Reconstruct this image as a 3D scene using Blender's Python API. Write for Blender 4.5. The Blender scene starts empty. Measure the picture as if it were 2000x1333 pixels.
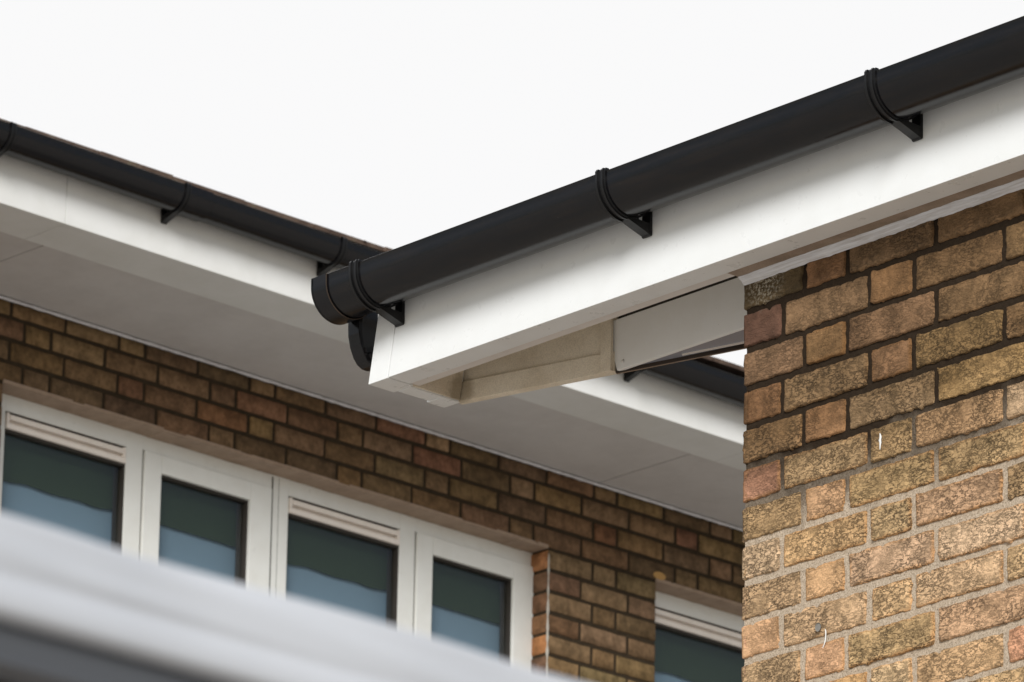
import bpy, bmesh, math, random
from mathutils import Vector, Matrix, noise
random.seed(11)
S = bpy.context.scene
COL = S.collection
R = math.radians
ZG = 5.92                       # height of the reference bed joint of the near wall above the ground

# ------------------------------------------------------------------ camera
CAM = Vector((8.7168, -8.3698, -4.3187 + ZG))
yaw, pitch, roll = 0.8411, 0.3387, 0.0190
F = Vector((-0.70299775, 0.62880386, 0.33226475)).normalized()
Rv = F.cross(Vector((0, 0, 1))).normalized(); Uv = Rv.cross(F)
c_, s_ = math.cos(roll), math.sin(roll)
R2 = c_ * Rv + s_ * Uv; U2 = -s_ * Rv + c_ * Uv
cam = bpy.data.cameras.new("camera"); co = bpy.data.objects.new("camera", cam); COL.objects.link(co)
M = Matrix((R2, U2, -F)).transposed().to_4x4(); M.translation = CAM
co.matrix_world = M
cam.sensor_width = 36; cam.lens = 243.99; cam.clip_start = 0.5; cam.clip_end = 3000
cam.dof.use_dof = True; cam.dof.focus_distance = 12.6; cam.dof.aperture_fstop = 24
S.camera = co
# ------------------------------------------------------------------ light
SUN = Vector((1.39, -1.54, 1.0)).normalized()
w = bpy.data.worlds.new("World"); S.world = w; w.use_nodes = True
nt = w.node_tree; bg = nt.nodes["Background"]
sky = nt.nodes.new("ShaderNodeTexSky"); sky.sky_type = 'NISHITA'; sky.sun_disc = False
sky.sun_elevation = math.asin(SUN.z); sky.sun_rotation = math.atan2(SUN.x, SUN.y)
mixw = nt.nodes.new("ShaderNodeMix"); mixw.data_type = 'RGBA'
# bright cloud sheet over one half of the sky, thin blue over the other (behind the photographer)
tcw = nt.nodes.new("ShaderNodeTexCoord"); dt = nt.nodes.new("ShaderNodeVectorMath"); dt.operation = 'DOT_PRODUCT'
dt.inputs[1].default_value = (-.72, .64, .26); nt.links.new(tcw.outputs["Generated"], dt.inputs[0])
nzw = nt.nodes.new("ShaderNodeTexNoise"); nzw.inputs["Scale"].default_value = 2.2; nzw.inputs["Detail"].default_value = 4
nt.links.new(tcw.outputs["Generated"], nzw.inputs["Vector"])
mrw = nt.nodes.new("ShaderNodeMapRange"); mrw.interpolation_type = 'SMOOTHSTEP'
mrw.inputs[1].default_value = .05; mrw.inputs[2].default_value = .85; mrw.inputs[3].default_value = .20; mrw.inputs[4].default_value = .97
adw = nt.nodes.new("ShaderNodeMath"); adw.operation = 'MULTIPLY_ADD'; adw.inputs[1].default_value = .35
nt.links.new(nzw.outputs[0], adw.inputs[0]); nt.links.new(dt.outputs["Value"], adw.inputs[2])
nt.links.new(adw.outputs[0], mrw.inputs[0]); nt.links.new(mrw.outputs[0], mixw.inputs[0])
mixw.inputs[7].default_value = (14.0, 13.95, 13.95, 1)
nt.links.new(sky.outputs[0], mixw.inputs[6]); nt.links.new(mixw.outputs[2], bg.inputs[0])
bg.inputs[1].default_value = 0.07
sl = bpy.data.lights.new("sun", 'SUN'); sl.energy = 3.5; sl.angle = R(21); sl.color = (1.0, 0.985, 0.96)
so = bpy.data.objects.new("sun", sl); COL.objects.link(so); so.location = (5, -5, 20)
so.rotation_euler = SUN.to_track_quat('Z', 'Y').to_euler()
S.view_settings.view_transform = 'Standard'; S.view_settings.look = 'None'
S.view_settings.exposure = 0.0; S.view_settings.gamma = 1.0

# ------------------------------------------------------------------ materials
def nn(t, kind, **kw):
    n = t.nodes.new(kind)
    for k, v in kw.items(): setattr(n, k, v)
    return n
def base_mat(name, col, rough=.5, spec=.5):
    m = bpy.data.materials.new(name); m.use_nodes = True
    b = m.node_tree.nodes["Principled BSDF"]
    b.inputs["Base Color"].default_value = (*col, 1); b.inputs["Roughness"].default_value = rough
    b.inputs["Specular IOR Level"].default_value = spec
    return m, m.node_tree, b
def ramp(t, fac, stops):
    r = nn(t, "ShaderNodeValToRGB"); e = r.color_ramp.elements
    while len(e) < len(stops): e.new(.5)
    for x, (p, c) in zip(e, stops):
        x.position = p; x.color = (*c, 1) if len(c) == 3 else c
    t.links.new(fac, r.inputs[0]); return r
def mixc(t, fac, a, b, mode='MIX'):
    m = nn(t, "ShaderNodeMix"); m.data_type = 'RGBA'; m.blend_type = mode
    for i, v in ((0, fac), (6, a), (7, b)):
        if hasattr(v, 'links'): t.links.new(v, m.inputs[i])
        elif isinstance(v, (int, float)): m.inputs[i].default_value = v
        else: m.inputs[i].default_value = (*v, 1)
    return m.outputs[2]
def noise_n(t, scale, detail=3, rough=.55, vec=None, dist=0):
    n = nn(t, "ShaderNodeTexNoise"); n.inputs["Scale"].default_value = scale; n.inputs["Detail"].default_value = detail
    n.inputs["Roughness"].default_value = rough; n.inputs["Distortion"].default_value = dist
    if vec is not None: t.links.new(vec, n.inputs["Vector"])
    return n.outputs[0]
def coords(t, sc=(1, 1, 1), rot=(0, 0, 0)):
    tc = nn(t, "ShaderNodeTexCoord"); mp = nn(t, "ShaderNodeMapping")
    mp.inputs["Scale"].default_value = sc; mp.inputs["Rotation"].default_value = rot
    t.links.new(tc.outputs["Object"], mp.inputs[0]); return mp.outputs[0]
def math_n(t, op, a, b=0.0, clamp=False):
    m = nn(t, "ShaderNodeMath", operation=op); m.use_clamp = clamp
    for i, v in enumerate((a, b)):
        if hasattr(v, 'links'): t.links.new(v, m.inputs[i])
        else: m.inputs[i].default_value = v
    return m.outputs[0]
def bump(t, b, h, strength=.3, dist=.001):
    n = nn(t, "ShaderNodeBump"); n.inputs["Strength"].default_value = strength; n.inputs["Distance"].default_value = dist
    t.links.new(h, n.inputs["Height"]); t.links.new(n.outputs[0], b.inputs["Normal"])

def plastic(name, col, dirt, amount=.5, rough=.35, sc=9, specks=True):
    m, t, b = base_mat(name, col, rough)
    v = coords(t)
    n1 = noise_n(t, sc, 5, .65, v)
    f = ramp(t, n1, [(.42, (0, 0, 0)), (.75, (1, 1, 1))]).outputs[0]
    c = mixc(t, math_n(t, 'MULTIPLY', f, amount), col, dirt)
    if specks:
        n2 = noise_n(t, 260, 2, .5, v)
        f2 = ramp(t, n2, [(.745, (0, 0, 0)), (.78, (1, 1, 1))]).outputs[0]
        c = mixc(t, math_n(t, 'MULTIPLY', f2, .55), c, tuple(x * .45 for x in dirt))
    t.links.new(c, b.inputs["Base Color"])
    r = ramp(t, noise_n(t, 30, 4, .6, v), [(.3, (rough - .08,) * 3), (.7, (rough + .14,) * 3)])
    t.links.new(r.outputs[0], b.inputs["Roughness"])
    bump(t, b, noise_n(t, 14, 3, .5, v), .12, .002)
    return m
M_white = plastic("white_pvc", (.78, .80, .80), (.66, .67, .65), .3, .32)
M_whitefar = plastic("white_pvc_far", (.73, .735, .72), (.55, .55, .50), .35, .38, sc=5)
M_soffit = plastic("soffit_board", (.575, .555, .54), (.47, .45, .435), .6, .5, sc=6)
M_flange = plastic("white_flange", (.70, .66, .62), (.50, .46, .41), .4, .45)
M_win = plastic("window_frame", (.74, .75, .72), (.60, .59, .54), .3, .35, sc=12)
M_vent = plastic("vent_plastic", (.80, .74, .68), (.62, .55, .48), .3, .4, sc=14, specks=False)
M_panel = plastic("grey_white_panel", (.86, .865, .85), (.76, .75, .70), .6, .45, sc=7)
M_gap = base_mat("dark_gap", (.03, .025, .02), .8)[0]

def black_plastic(name, col=(.0045, .0048, .0062)):
    m, t, b = base_mat(name, col, .2, .28)
    v = coords(t, (1.5, 14, 14)); v2 = coords(t)
    n = noise_n(t, 6, 5, .7, v)
    f = ramp(t, n, [(.45, (0, 0, 0)), (.8, (1, 1, 1))]).outputs[0]
    c = mixc(t, math_n(t, 'MULTIPLY', f, .5), col, (.020, .014, .010))
    sp = ramp(t, noise_n(t, 420, 2, .5, v2), [(.75, (0, 0, 0)), (.79, (1, 1, 1))]).outputs[0]
    c = mixc(t, math_n(t, 'MULTIPLY', sp, .5), c, (.10, .10, .095))
    t.links.new(c, b.inputs["Base Color"])
    r = ramp(t, noise_n(t, 45, 5, .7, v2), [(.3, (.15,) * 3), (.75, (.25,) * 3)])
    t.links.new(r.outputs[0], b.inputs["Roughness"])
    bump(t, b, noise_n(t, 900, 2, .6, v2), .08, .0004)
    return m
M_black = black_plastic("black_gutter_plastic")
M_blackm = base_mat("black_matt_plastic", (.006, .006, .0065), .35, .3)[0]

def tan_mat(name, a, b_, stain):
    m, t, b = base_mat(name, a, .75, .25)
    v = coords(t)
    c = mixc(t, ramp(t, noise_n(t, 16, 5, .65, v), [(.38, (0, 0, 0)), (.68, (1, 1, 1))]).outputs[0], a, b_)
    g = ramp(t, noise_n(t, 420, 3, .7, v), [(.30, (.80,) * 3), (.62, (1.05,) * 3)]).outputs[0]
    c = mixc(t, 1.0, c, g, 'MULTIPLY')
    if stain:
        # damp stain in the back corner of the box
        tc = nn(t, "ShaderNodeTexCoord"); d = nn(t, "ShaderNodeVectorMath", operation='DISTANCE')
        t.links.new(tc.outputs["Object"], d.inputs[0]); d.inputs[1].default_value = (-.885, .085, ZG + .085)
        dd = math_n(t, 'ADD', d.outputs["Value"], math_n(t, 'MULTIPLY', noise_n(t, 60, 4, .6, v), .03))
        f = ramp(t, dd, [(.035, (1, 1, 1)), (.052, (0, 0, 0))]).outputs[0]
        c = mixc(t, math_n(t, 'MULTIPLY', f, .6), c, (.20, .145, .07))
    t.links.new(c, b.inputs["Base Color"])
    bump(t, b, noise_n(t, 300, 3, .6, v), .2, .0006)
    return m
M_tan = tan_mat("weathered_tan_board", (.82, .74, .60), (.70, .61, .47), True)
M_beige = tan_mat("beige_lintel_render", (.36, .27, .20), (.28, .205, .15), False)
M_dirt = tan_mat("dirty_soffit_strip", (.36, .28, .215), (.25, .19, .14), False)
def sealant():
    m, t, b = base_mat("white_sealant", (.62, .62, .64), .4)
    v = coords(t, (3, 40, 40))
    t.links.new(ramp(t, noise_n(t, 5, 4, .6, v), [(.35, (.50, .49, .49)), (.6, (.66, .67, .70))]).outputs[0], b.inputs["Base Color"])
    bump(t, b, noise_n(t, 8, 3, .5, v), .4, .002); return m
M_seal = sealant()

def brick_mat(name, fine=True, zlo=None):
    m, t, b = base_mat(name, (.4, .25, .1), .85, .2)
    at = nn(t, "ShaderNodeAttribute", attribute_name="tint"); ed = nn(t, "ShaderNodeAttribute", attribute_name="edge")
    rim = nn(t, "ShaderNodeAttribute", attribute_name="rim")
    v = coords(t); col = at.outputs["Color"]
    # blotches of a firing shade within each brick
    bl = ramp(t, noise_n(t, 22, 4, .6, v), [(.36, (.66, .64, .60)), (.62, (1.16, 1.12, 1.08))]).outputs[0]
    col = mixc(t, 1.0, col, bl, 'MULTIPLY')
    col = mixc(t, 1.0, col, ramp(t, noise_n(t, 5, 5, .6, v), [(.35, (.80, .79, .78)), (.65, (1.1, 1.1, 1.1))]).outputs[0], 'MULTIPLY')
    # orange fired rims on some bricks
    er = ramp(t, math_n(t, 'ADD', ed.outputs["Fac"], math_n(t, 'MULTIPLY', noise_n(t, 38, 4, .65, v), .013)), [(.0070, (.95, .95, .95)), (.0140, (0, 0, 0))]).outputs[0]
    col = mixc(t, math_n(t, 'MULTIPLY', er, rim.outputs["Fac"]), col, (.54, .29, .12))
    if fine:
        v2 = coords(t, (1, 1, 2.0), (0, R(20), 0))
        n = noise_n(t, 70, 5, .68, v2, .25)
        msk = ramp(t, noise_n(t, 15, 3, .5, v), [(.36, (0, 0, 0)), (.58, (1, 1, 1))]).outputs[0]
        txt = nn(t, "ShaderNodeAttribute", attribute_name="rough").outputs["Fac"]
        pitl = ramp(t, n, [(.36, (.75, .75, .75)), (.43, (0, 0, 0))]).outputs[0]
        n2 = noise_n(t, 48, 5, .68, v2, .1)
        rdg = ramp(t, math_n(t, 'ABSOLUTE', math_n(t, 'SUBTRACT', n2, .5)), [(.008, (1, 1, 1)), (.036, (0, 0, 0))]).outputs[0]
        lines = math_n(t, 'MAXIMUM', pitl, rdg)
        k = math_n(t, 'MULTIPLY', math_n(t, 'MULTIPLY', lines, math_n(t, 'ADD', math_n(t, 'MULTIPLY', msk, .75), .25)), txt)
        col = mixc(t, math_n(t, 'MULTIPLY', k, .88), col, (.050, .034, .018))
        pit = ramp(t, noise_n(t, 330, 3, .6, v), [(.27, (.35, .3, .25)), (.42, (1, 1, 1)), (.62, (1, 1, 1)), (.74, (1.35, 1.3, 1.25))]).outputs[0]
        col = mixc(t, 1.0, col, pit, 'MULTIPLY')
        h = math_n(t, 'SUBTRACT', math_n(t, 'MULTIPLY', n, 1.1), math_n(t, 'MULTIPLY', k, .5))
        h = math_n(t, 'ADD', h, math_n(t, 'MULTIPLY', noise_n(t, 420, 2, .6, v), .35))
        bump(t, b, h, 1.0, .0062)
        # bricks darker in the courses below the eave, paler lower down
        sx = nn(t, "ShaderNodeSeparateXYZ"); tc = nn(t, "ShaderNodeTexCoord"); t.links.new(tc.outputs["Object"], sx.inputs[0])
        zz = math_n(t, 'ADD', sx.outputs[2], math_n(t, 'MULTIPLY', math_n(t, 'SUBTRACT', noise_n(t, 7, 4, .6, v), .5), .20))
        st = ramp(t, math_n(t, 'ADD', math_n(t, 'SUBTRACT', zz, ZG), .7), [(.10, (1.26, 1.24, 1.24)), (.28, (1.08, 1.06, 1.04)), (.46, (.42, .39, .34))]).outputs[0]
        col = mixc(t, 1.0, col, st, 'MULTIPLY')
        # lime bloom on the top corner brick
        d = nn(t, "ShaderNodeVectorMath", operation='DISTANCE'); t.links.new(tc.outputs["Object"], d.inputs[0])
        d.inputs[1].default_value = (.055, 0, ZG + .045)
        fl = math_n(t, 'MULTIPLY', ramp(t, d.outputs["Value"], [(.02, (1, 1, 1)), (.06, (0, 0, 0))]).outputs[0],
                    ramp(t, noise_n(t, 160, 3, .7, v), [(.48, (0, 0, 0)), (.58, (1, 1, 1))]).outputs[0])
        col = mixc(t, math_n(t, 'MULTIPLY', fl, .6), col, (.62, .57, .46))
    else:
        n = noise_n(t, 60, 4, .65, v)
        col = mixc(t, 1.0, col, ramp(t, n, [(.3, (.7, .68, .66)), (.65, (1.1, 1.08, 1.05))]).outputs[0], 'MULTIPLY')
        bump(t, b, n, .5, .003)
    t.links.new(col, b.inputs["Base Color"])
    return m
def mortar_mat(name, split):
    dark = (.020, .013, .008)
    m, t, b = base_mat(name, dark, .95, .1)
    v = coords(t)
    if split:
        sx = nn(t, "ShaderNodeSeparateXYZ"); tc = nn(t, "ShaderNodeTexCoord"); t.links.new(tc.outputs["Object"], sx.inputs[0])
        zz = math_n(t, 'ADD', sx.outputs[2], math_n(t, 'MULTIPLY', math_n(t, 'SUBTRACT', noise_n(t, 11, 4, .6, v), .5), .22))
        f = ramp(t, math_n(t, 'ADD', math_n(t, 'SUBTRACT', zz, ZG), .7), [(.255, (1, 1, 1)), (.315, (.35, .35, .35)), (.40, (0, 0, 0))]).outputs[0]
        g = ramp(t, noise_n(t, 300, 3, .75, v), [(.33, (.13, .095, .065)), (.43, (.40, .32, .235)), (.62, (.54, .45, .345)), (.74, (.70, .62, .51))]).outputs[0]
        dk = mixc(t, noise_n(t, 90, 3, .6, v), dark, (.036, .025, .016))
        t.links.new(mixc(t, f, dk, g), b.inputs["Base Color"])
    else:
        t.links.new(mixc(t, noise_n(t, 40, 3, .6, v), (.028, .020, .012), (.060, .044, .028)), b.inputs["Base Color"])
    bump(t, b, noise_n(t, 350, 4, .7, v), .8, .003)
    return m
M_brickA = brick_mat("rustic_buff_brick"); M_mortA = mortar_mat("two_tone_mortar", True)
M_brickB = brick_mat("brown_brick", False); M_mortB = mortar_mat("dark_mortar", False)

def glass_mat():
    m = bpy.data.materials.new("window_glass"); m.use_nodes = True; t = m.node_tree; t.nodes.clear()
    o = nn(t, "ShaderNodeOutputMaterial"); mx = nn(t, "ShaderNodeMixShader"); tr = nn(t, "ShaderNodeBsdfTransparent"); gl = nn(t, "ShaderNodeBsdfGlossy")
    tr.inputs[0].default_value = (.88, .89, .87, 1); gl.inputs["Roughness"].default_value = .02; gl.inputs[0].default_value = (.95, .97, 1, 1)
    fr = nn(t, "ShaderNodeLayerWeight"); fr.inputs[0].default_value = .5
    pw = math_n(t, 'MULTIPLY_ADD', math_n(t, 'POWER', fr.outputs["Facing"], 4.0), .85); pw.node.inputs[2].default_value = .032
    t.links.new(pw, mx.inputs[0]); t.links.new(tr.outputs[0], mx.inputs[1]); t.links.new(gl.outputs[0], mx.inputs[2]); t.links.new(mx.outputs[0], o.inputs[0])
    return m
M_upband = base_mat("dark_green_band", (.040, .066, .038), .8, .2)[0]
M_lowband = base_mat("blue_grey_band", (.25, .37, .52), .8, .2)[0]
M_glass = glass_mat()
def tile_mat():
    m, t, b = base_mat("brown_roof_tile", (.12, .08, .06), .9, .2); v = coords(t)
    t.links.new(ramp(t, noise_n(t, 12, 5, .7, v), [(.35, (.075, .05, .04)), (.6, (.15, .105, .08)), (.78, (.16, .16, .10))]).outputs[0], b.inputs["Base Color"])
    bump(t, b, noise_n(t, 60, 4, .7, v), .6, .004); return m
M_tile = tile_mat()
def ground_mat():
    m, t, b = base_mat("concrete_paving", (.26, .25, .23), .9, .2); v = coords(t)
    br = nn(t, "ShaderNodeTexBrick"); t.links.new(v, br.inputs["Vector"]); br.inputs["Scale"].default_value = 1.0
    br.offset = .5; br.inputs["Brick Width"].default_value = .6; br.inputs["Row Height"].default_value = .6
    br.inputs["Mortar Size"].default_value = .008
    br.inputs["Color1"].default_value = (.60, .555, .50, 1); br.inputs["Color2"].default_value = (.54, .50, .45, 1); br.inputs["Mortar"].default_value = (.08, .075, .06, 1)
    g = ramp(t, noise_n(t, 3, 6, .7, v), [(.3, (.75,) * 3), (.7, (1.12,) * 3)]).outputs[0]
    t.links.new(mixc(t, 1.0, br.outputs[0], g, 'MULTIPLY'), b.inputs["Base Color"]); return m
M_ground = ground_mat()
def canopy_mat():
    m, t, b = base_mat("white_canopy_sheet", (.66, .68, .715), .5, .25); v = coords(t)
    t.links.new(ramp(t, noise_n(t, 5, 3, .5, v), [(.3, (.455, .475, .51)), (.7, (.535, .555, .59))]).outputs[0], b.inputs["Base Color"]); return m
M_can = canopy_mat()
M_canband = base_mat("grey_aluminium_rail", (.072, .077, .086), .45)[0]
M_candark = base_mat("dark_timber_boarding", (.035, .022, .014), .8)[0]
M_chalk = base_mat("white_splash", (.7, .7, .68), .7)[0]
M_metal = base_mat("zinc_nail", (.7, .68, .64), .35)[0]
M_core = base_mat("wall_core", (.10, .075, .05), .95)[0]

# ------------------------------------------------------------------ mesh helpers
class MB:
    def __init__(s): s.v = []; s.f = []; s.mi = []; s.sm = []
    def add(s, vs, fs, mi=0, smooth=False):
        o = len(s.v); s.v += [tuple(x) for x in vs]
        for f in fs: s.f.append(tuple(i + o for i in f)); s.mi.append(mi); s.sm.append(smooth)
        return o
    def box(s, x0, x1, y0, y1, z0, z1, mi=0, shear=None):
        vs = [(x, y, z) for z in (z0, z1) for y in (y0, y1) for x in (x0, x1)]
        if shear: vs = [shear(*p) for p in vs]
        s.add(vs, [(0, 2, 3, 1), (4, 5, 7, 6), (0, 1, 5, 4), (2, 6, 7, 3), (0, 4, 6, 2), (1, 3, 7, 5)], mi); return s
    def prism(s, poly, axis, a, b, mi=0, smooth=False, segs=1):
        """poly: 2D points extruded along axis ('x': poly is (y,z); 'z': poly is (x,y); 'y': poly is (x,z))"""
        n = len(poly); vs = []
        for k in range(segs + 1):
            t = a + (b - a) * k / segs
            for p in poly:
                vs.append((t, p[0], p[1]) if axis == 'x' else (p[0], p[1], t) if axis == 'z' else (p[0], t, p[1]))
        fs = []
        for k in range(segs):
            for i in range(n):
                j = (i + 1) % n; fs.append((k * n + i, k * n + j, (k + 1) * n + j, (k + 1) * n + i))
        o = s.add(vs, fs, mi, smooth)
        s.f.append(tuple(o + i for i in reversed(range(n)))); s.mi.append(mi); s.sm.append(False)
        s.f.append(tuple(o + segs * n + i for i in range(n))); s.mi.append(mi); s.sm.append(False)
        return s
    def build(s, name, mats, parent=None, bevel=0, off=(0, 0, 0), fix=True):
        me = bpy.data.meshes.new(name); me.from_pydata([(x - off[0], y - off[1], z - off[2]) for x, y, z in s.v], [], s.f)
        if not isinstance(mats, (list, tuple)): mats = [mats]
        for m in mats: me.materials.append(m)
        for p, mi, sm in zip(me.polygons, s.mi, s.sm): p.material_index = mi; p.use_smooth = sm
        if bevel or fix:
            bm = bmesh.new(); bm.from_mesh(me)
            bmesh.ops.recalc_face_normals(bm, faces=bm.faces)
            if bevel:
                es = [e for e in bm.edges if len(e.link_faces) == 2 and e.calc_face_angle(0) > .6]
                bmesh.ops.bevel(bm, geom=es, offset=bevel, segments=2, affect='EDGES', profile=.6)
            bm.to_mesh(me); bm.free()
        o = bpy.data.objects.new(name, me); COL.objects.link(o); o.location = off
        if parent: o.parent = parent
        return o
def thing(name, label, cat, loc=(0, 0, 0), rz=0):
    o = bpy.data.objects.new(name, None); COL.objects.link(o); o.location = loc; o.rotation_euler = (0, 0, rz)
    o["label"] = label; o["category"] = cat; o.empty_display_size = .2
    return o

# ------------------------------------------------------------------ ground
g = MB(); g.add([(-1500, -1500, 0), (1500, -1500, 0), (1500, 1500, 0), (-1500, 1500, 0)], [(0, 1, 2, 3)])
go = g.build("ground", M_ground); go["kind"] = "structure"

# ------------------------------------------------------------------ brickwork
PAL = {  # base colours of single bricks
    'T': (.64, .420, .225), 'O': (.50, .335, .175), 'G': (.57, .410, .240), 'R': (.58, .275, .150), 'P': (.37, .190, .145),
    'D': (.43, .295, .150), 'Y': (.74, .475, .235), 'B': (.72, .510, .300), 'S': (.28, .205, .130), 'Q': (.68, .375, .185)}
PAL = {k: tuple(a + (b - a) * (.42 if k not in 'PS' else .1) for a, b in zip(v, (.66, .425, .235))) for k, v in PAL.items()}
class Bricks:
    """faces of a brick wall as one mesh, with per-vertex tint / edge / rim / rough attributes"""
    def __init__(s): s.v = []; s.f = []; s.m = []; s.t = []; s.e = []; s.r = []; s.q = []
    def vert(s, p, tint, e, r, q):
        s.v.append(p); s.t.append(tint); s.e.append(e); s.r.append(r); s.q.append(q); return len(s.v) - 1
    def quad(s, pts, mi, tint=(.1, .1, .1)):
        i = [s.vert(p, tint, .1, 0, 0) for p in pts]; s.f.append(i); s.m.append(mi)
    def brick(s, fr, u0, u1, z0, z1, tint, rim, rough, step, amp, depth=.012):
        """fr(u, z, off) -> xyz"""
        sd = random.random() * 100
        proud = random.uniform(-.0013, .0016); tu = random.uniform(-.006, .006); tz = random.uniform(-.01, .01)
        def grid(a, b):
            L = b - a; e = [0, .0018, .005, .011]
            if step >= L / 3: return [a, a + .003, b - .003, b]
            n = max(1, int(round((L - .022) / step)))
            return [a + x for x in e] + [a + .011 + (L - .022) * k / n for k in range(1, n)] + [b - x for x in reversed(e)]
        us, zs = grid(u0, u1), grid(z0, z1); nu, nz = len(us), len(zs)
        ids = []
        for j, z in enumerate(zs):
            row = []
            for i, u in enumerate(us):
                ed = min(u - u0, u1 - u, z - z0, z1 - z)
                bord = i in (0, nu - 1) or j in (0, nz - 1)
                off = proud + tu * (u - u0) + tz * (z - z0)
                uu, zz = u, z
                if ed < .012:
                    w_ = noise.noise(Vector((u * 45 + sd, z * 45, sd))) * amp * 1.5 + noise.noise(Vector((u * 140, z * 140 + sd, 5))) * amp * .6 - max(0, noise.noise(Vector((u * 75, z * 75, sd + 3))) - .38) * amp * 9 * (1 if min(u - u0, z - z0) < .012 else -1)
                    k = 1 - ed / .012
                    if min(u - u0, u1 - u) < .012: uu += w_ * k
                    if min(z - z0, z1 - z) < .012: zz += w_ * k * (1 if z - z0 < .012 else -1)
                    # worn arrises
                    off -= (.0019 * max(0, 1 - ed / .0038) ** 2)
                    # knock the corners off
                    du, dz = min(u - u0, u1 - u), min(z - z0, z1 - z)
                    if du + dz < .006: uu += (.0010 if u - u0 < .02 else -.0010) * random.random(); zz += (.0007 if z - z0 < .02 else -.0007)
                if amp > .001 and rough > .3:
                    off += rough * (noise.noise(Vector((u * 60, z * 85, sd))) * .0017 + noise.noise(Vector((u * 150 + z * 40, z * 190, sd + 9))) * .0013)
                if bord: off = -depth
                row.append(s.vert(fr(uu, zz, off), tint, ed, rim, rough))
            ids.append(row)
        for j in range(nz - 1):
            for i in range(nu - 1):
                s.f.append((ids[j][i], ids[j][i + 1], ids[j + 1][i + 1], ids[j + 1][i])); s.m.append(0)
    def build(s, name, mats, parent, flip=False):
        me = bpy.data.meshes.new(name); me.from_pydata(s.v, [], [tuple(reversed(f)) for f in s.f] if flip else s.f)
        for m in mats: me.materials.append(m)
        for p, mi in zip(me.polygons, s.m): p.material_index = mi; p.use_smooth = (mi == 0)
        a = me.attributes.new("tint", 'FLOAT_COLOR', 'POINT'); a.data.foreach_set("color", [c for t in s.t for c in (*t, 1)])
        for nme, d in (("edge", s.e), ("rim", s.r), ("rough", s.q)):
            a = me.attributes.new(nme, 'FLOAT', 'POINT'); a.data.foreach_set("value", d)
        o = bpy.data.objects.new(name, me); COL.objects.link(o); o.parent = parent; return o
def jit(c, a=.12):
    k = 1 + random.uniform(-a, a); c = (c[0] * .95, c[1], c[2] * 1.08); return (c[0] * k, c[1] * k * (1 + random.uniform(-.05, .05)), c[2] * k * (1 + random.uniform(-.1, .1)))
def courses(B, fr, joints_odd, joints_even, zbase, rows, top, openings, colour, stepf, ampf, mt=.0115, depth=.012, lo=None, hi=None):
    for k in rows:
        z0 = zbase - .075 * (k - 1) + mt / 2; z1 = zbase - .075 * (k - 2) - mt / 2
        if z1 > top: z1 = top
        if z1 - z0 < .01: continue
        js = joints_odd if k % 2 else joints_even
        for i in range(len(js) - 1):
            a, b = js[i], js[i + 1]
            segs = [(a, b)]
            for (oa, ob, oz0, oz1) in openings:
                if z0 > oz1 - .03 or z1 < oz0 + .03: continue
                ns = []
                for (p, q) in segs:
                    if q <= oa or p >= ob: ns.append((p, q)); continue
                    if p < oa: ns.append((p, oa + mt / 2 - .0001))
                    if q > ob: ns.append((ob - mt / 2 + .0001, q))
                segs = ns
            for (p, q) in segs:
                if q - p < .02: continue
                ww = mt * random.uniform(.85, 1.15)
                e0 = 0 if (lo is not None and abs(p - lo) < 1e-6) else ww / 2
                e1 = 0 if (hi is not None and abs(q - hi) < 1e-6) else ww / 2
                dz = random.uniform(-.0012, .0012) if ampf else 0
                tint, rim, rough = colour(k, i, p, q)
                B.brick(fr, p + e0, q - e1, z0 + dz, z1 + (dz if z1 < top else 0), tint, rim, rough, stepf(p, q, z0), ampf, depth)
def ext(js, to, pat=(.225, .225, .1125), k0=0):
    js = list(js); k = k0
    while js[-1] < to: js.append(round(js[-1] + pat[k % 3], 5)); k += 1
    js[-1] = to; return js

# ================================================================== NEAR BUILDING
near = thing("brick_building", "buff brick building corner at right, its white fascia and sharp black gutter nearest the camera", "building", (0, 0, 0))
XE, YE = 5.5, 4.5        # extents of the near building
WT = .0655               # wall top above the reference joint
codes = {1: 'SROTTG', 2: 'PTQOTG', 3: 'TQTTTY', 4: 'QTQTOG', 5: 'TQTYTB', 6: 'RTTTBG', 7: 'DYOOGT', 8: 'BTGTDT', 9: 'DYGBTO', 10: 'QTTTBT', 11: 'DQOTGT', 12: 'TQBTRG', 13: 'GTYDTB'}
rimc = {(7, 1), (7, 2), (7, 3), (8, 2), (8, 1), (8, 3), (9, 1), (9, 2), (9, 3), (10, 2), (10, 3), (11, 1), (11, 2), (12, 1), (12, 2), (4, 2), (3, 1)}
def colA(k, i, p, q):
    if k in codes and i < 6: c = codes[k][i]
    else: c = random.choice('TTTTGGBYOODQR')
    rim = .8 if (k, i) in rimc else (random.choice((0, 0, .3, .7)) if k > 5 else random.choice((0, 0, .25)))
    rough = {'D': 1.0, 'G': .95, 'O': .9, 'T': .8, 'B': .85, 'Y': .6, 'Q': .4, 'R': .5, 'P': .15, 'S': .5}[c]
    if k <= 3: rough *= .55
    return jit(PAL[c], .07), rim, rough
BA = Bricks()
frA = lambda u, z, o: (u, -o, z + ZG)
oddA = ext([0, .1578, .2703, .4953, .7203, .8328], XE); evenA = ext([0, .1015, .3265, .4390, .6640, .8890, 1.0015], XE)
nrows = int((ZG + .06) / .075) + 1
fineA = lambda p, q, z: .0052 if (p < 1.05 and z > -.95) else (.012 if (p < 1.6 and z > -1.6) else 1)
courses(BA, frA, oddA, evenA, 0, range(1, nrows), WT, [], colA, fineA, .0017, lo=0)
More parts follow.
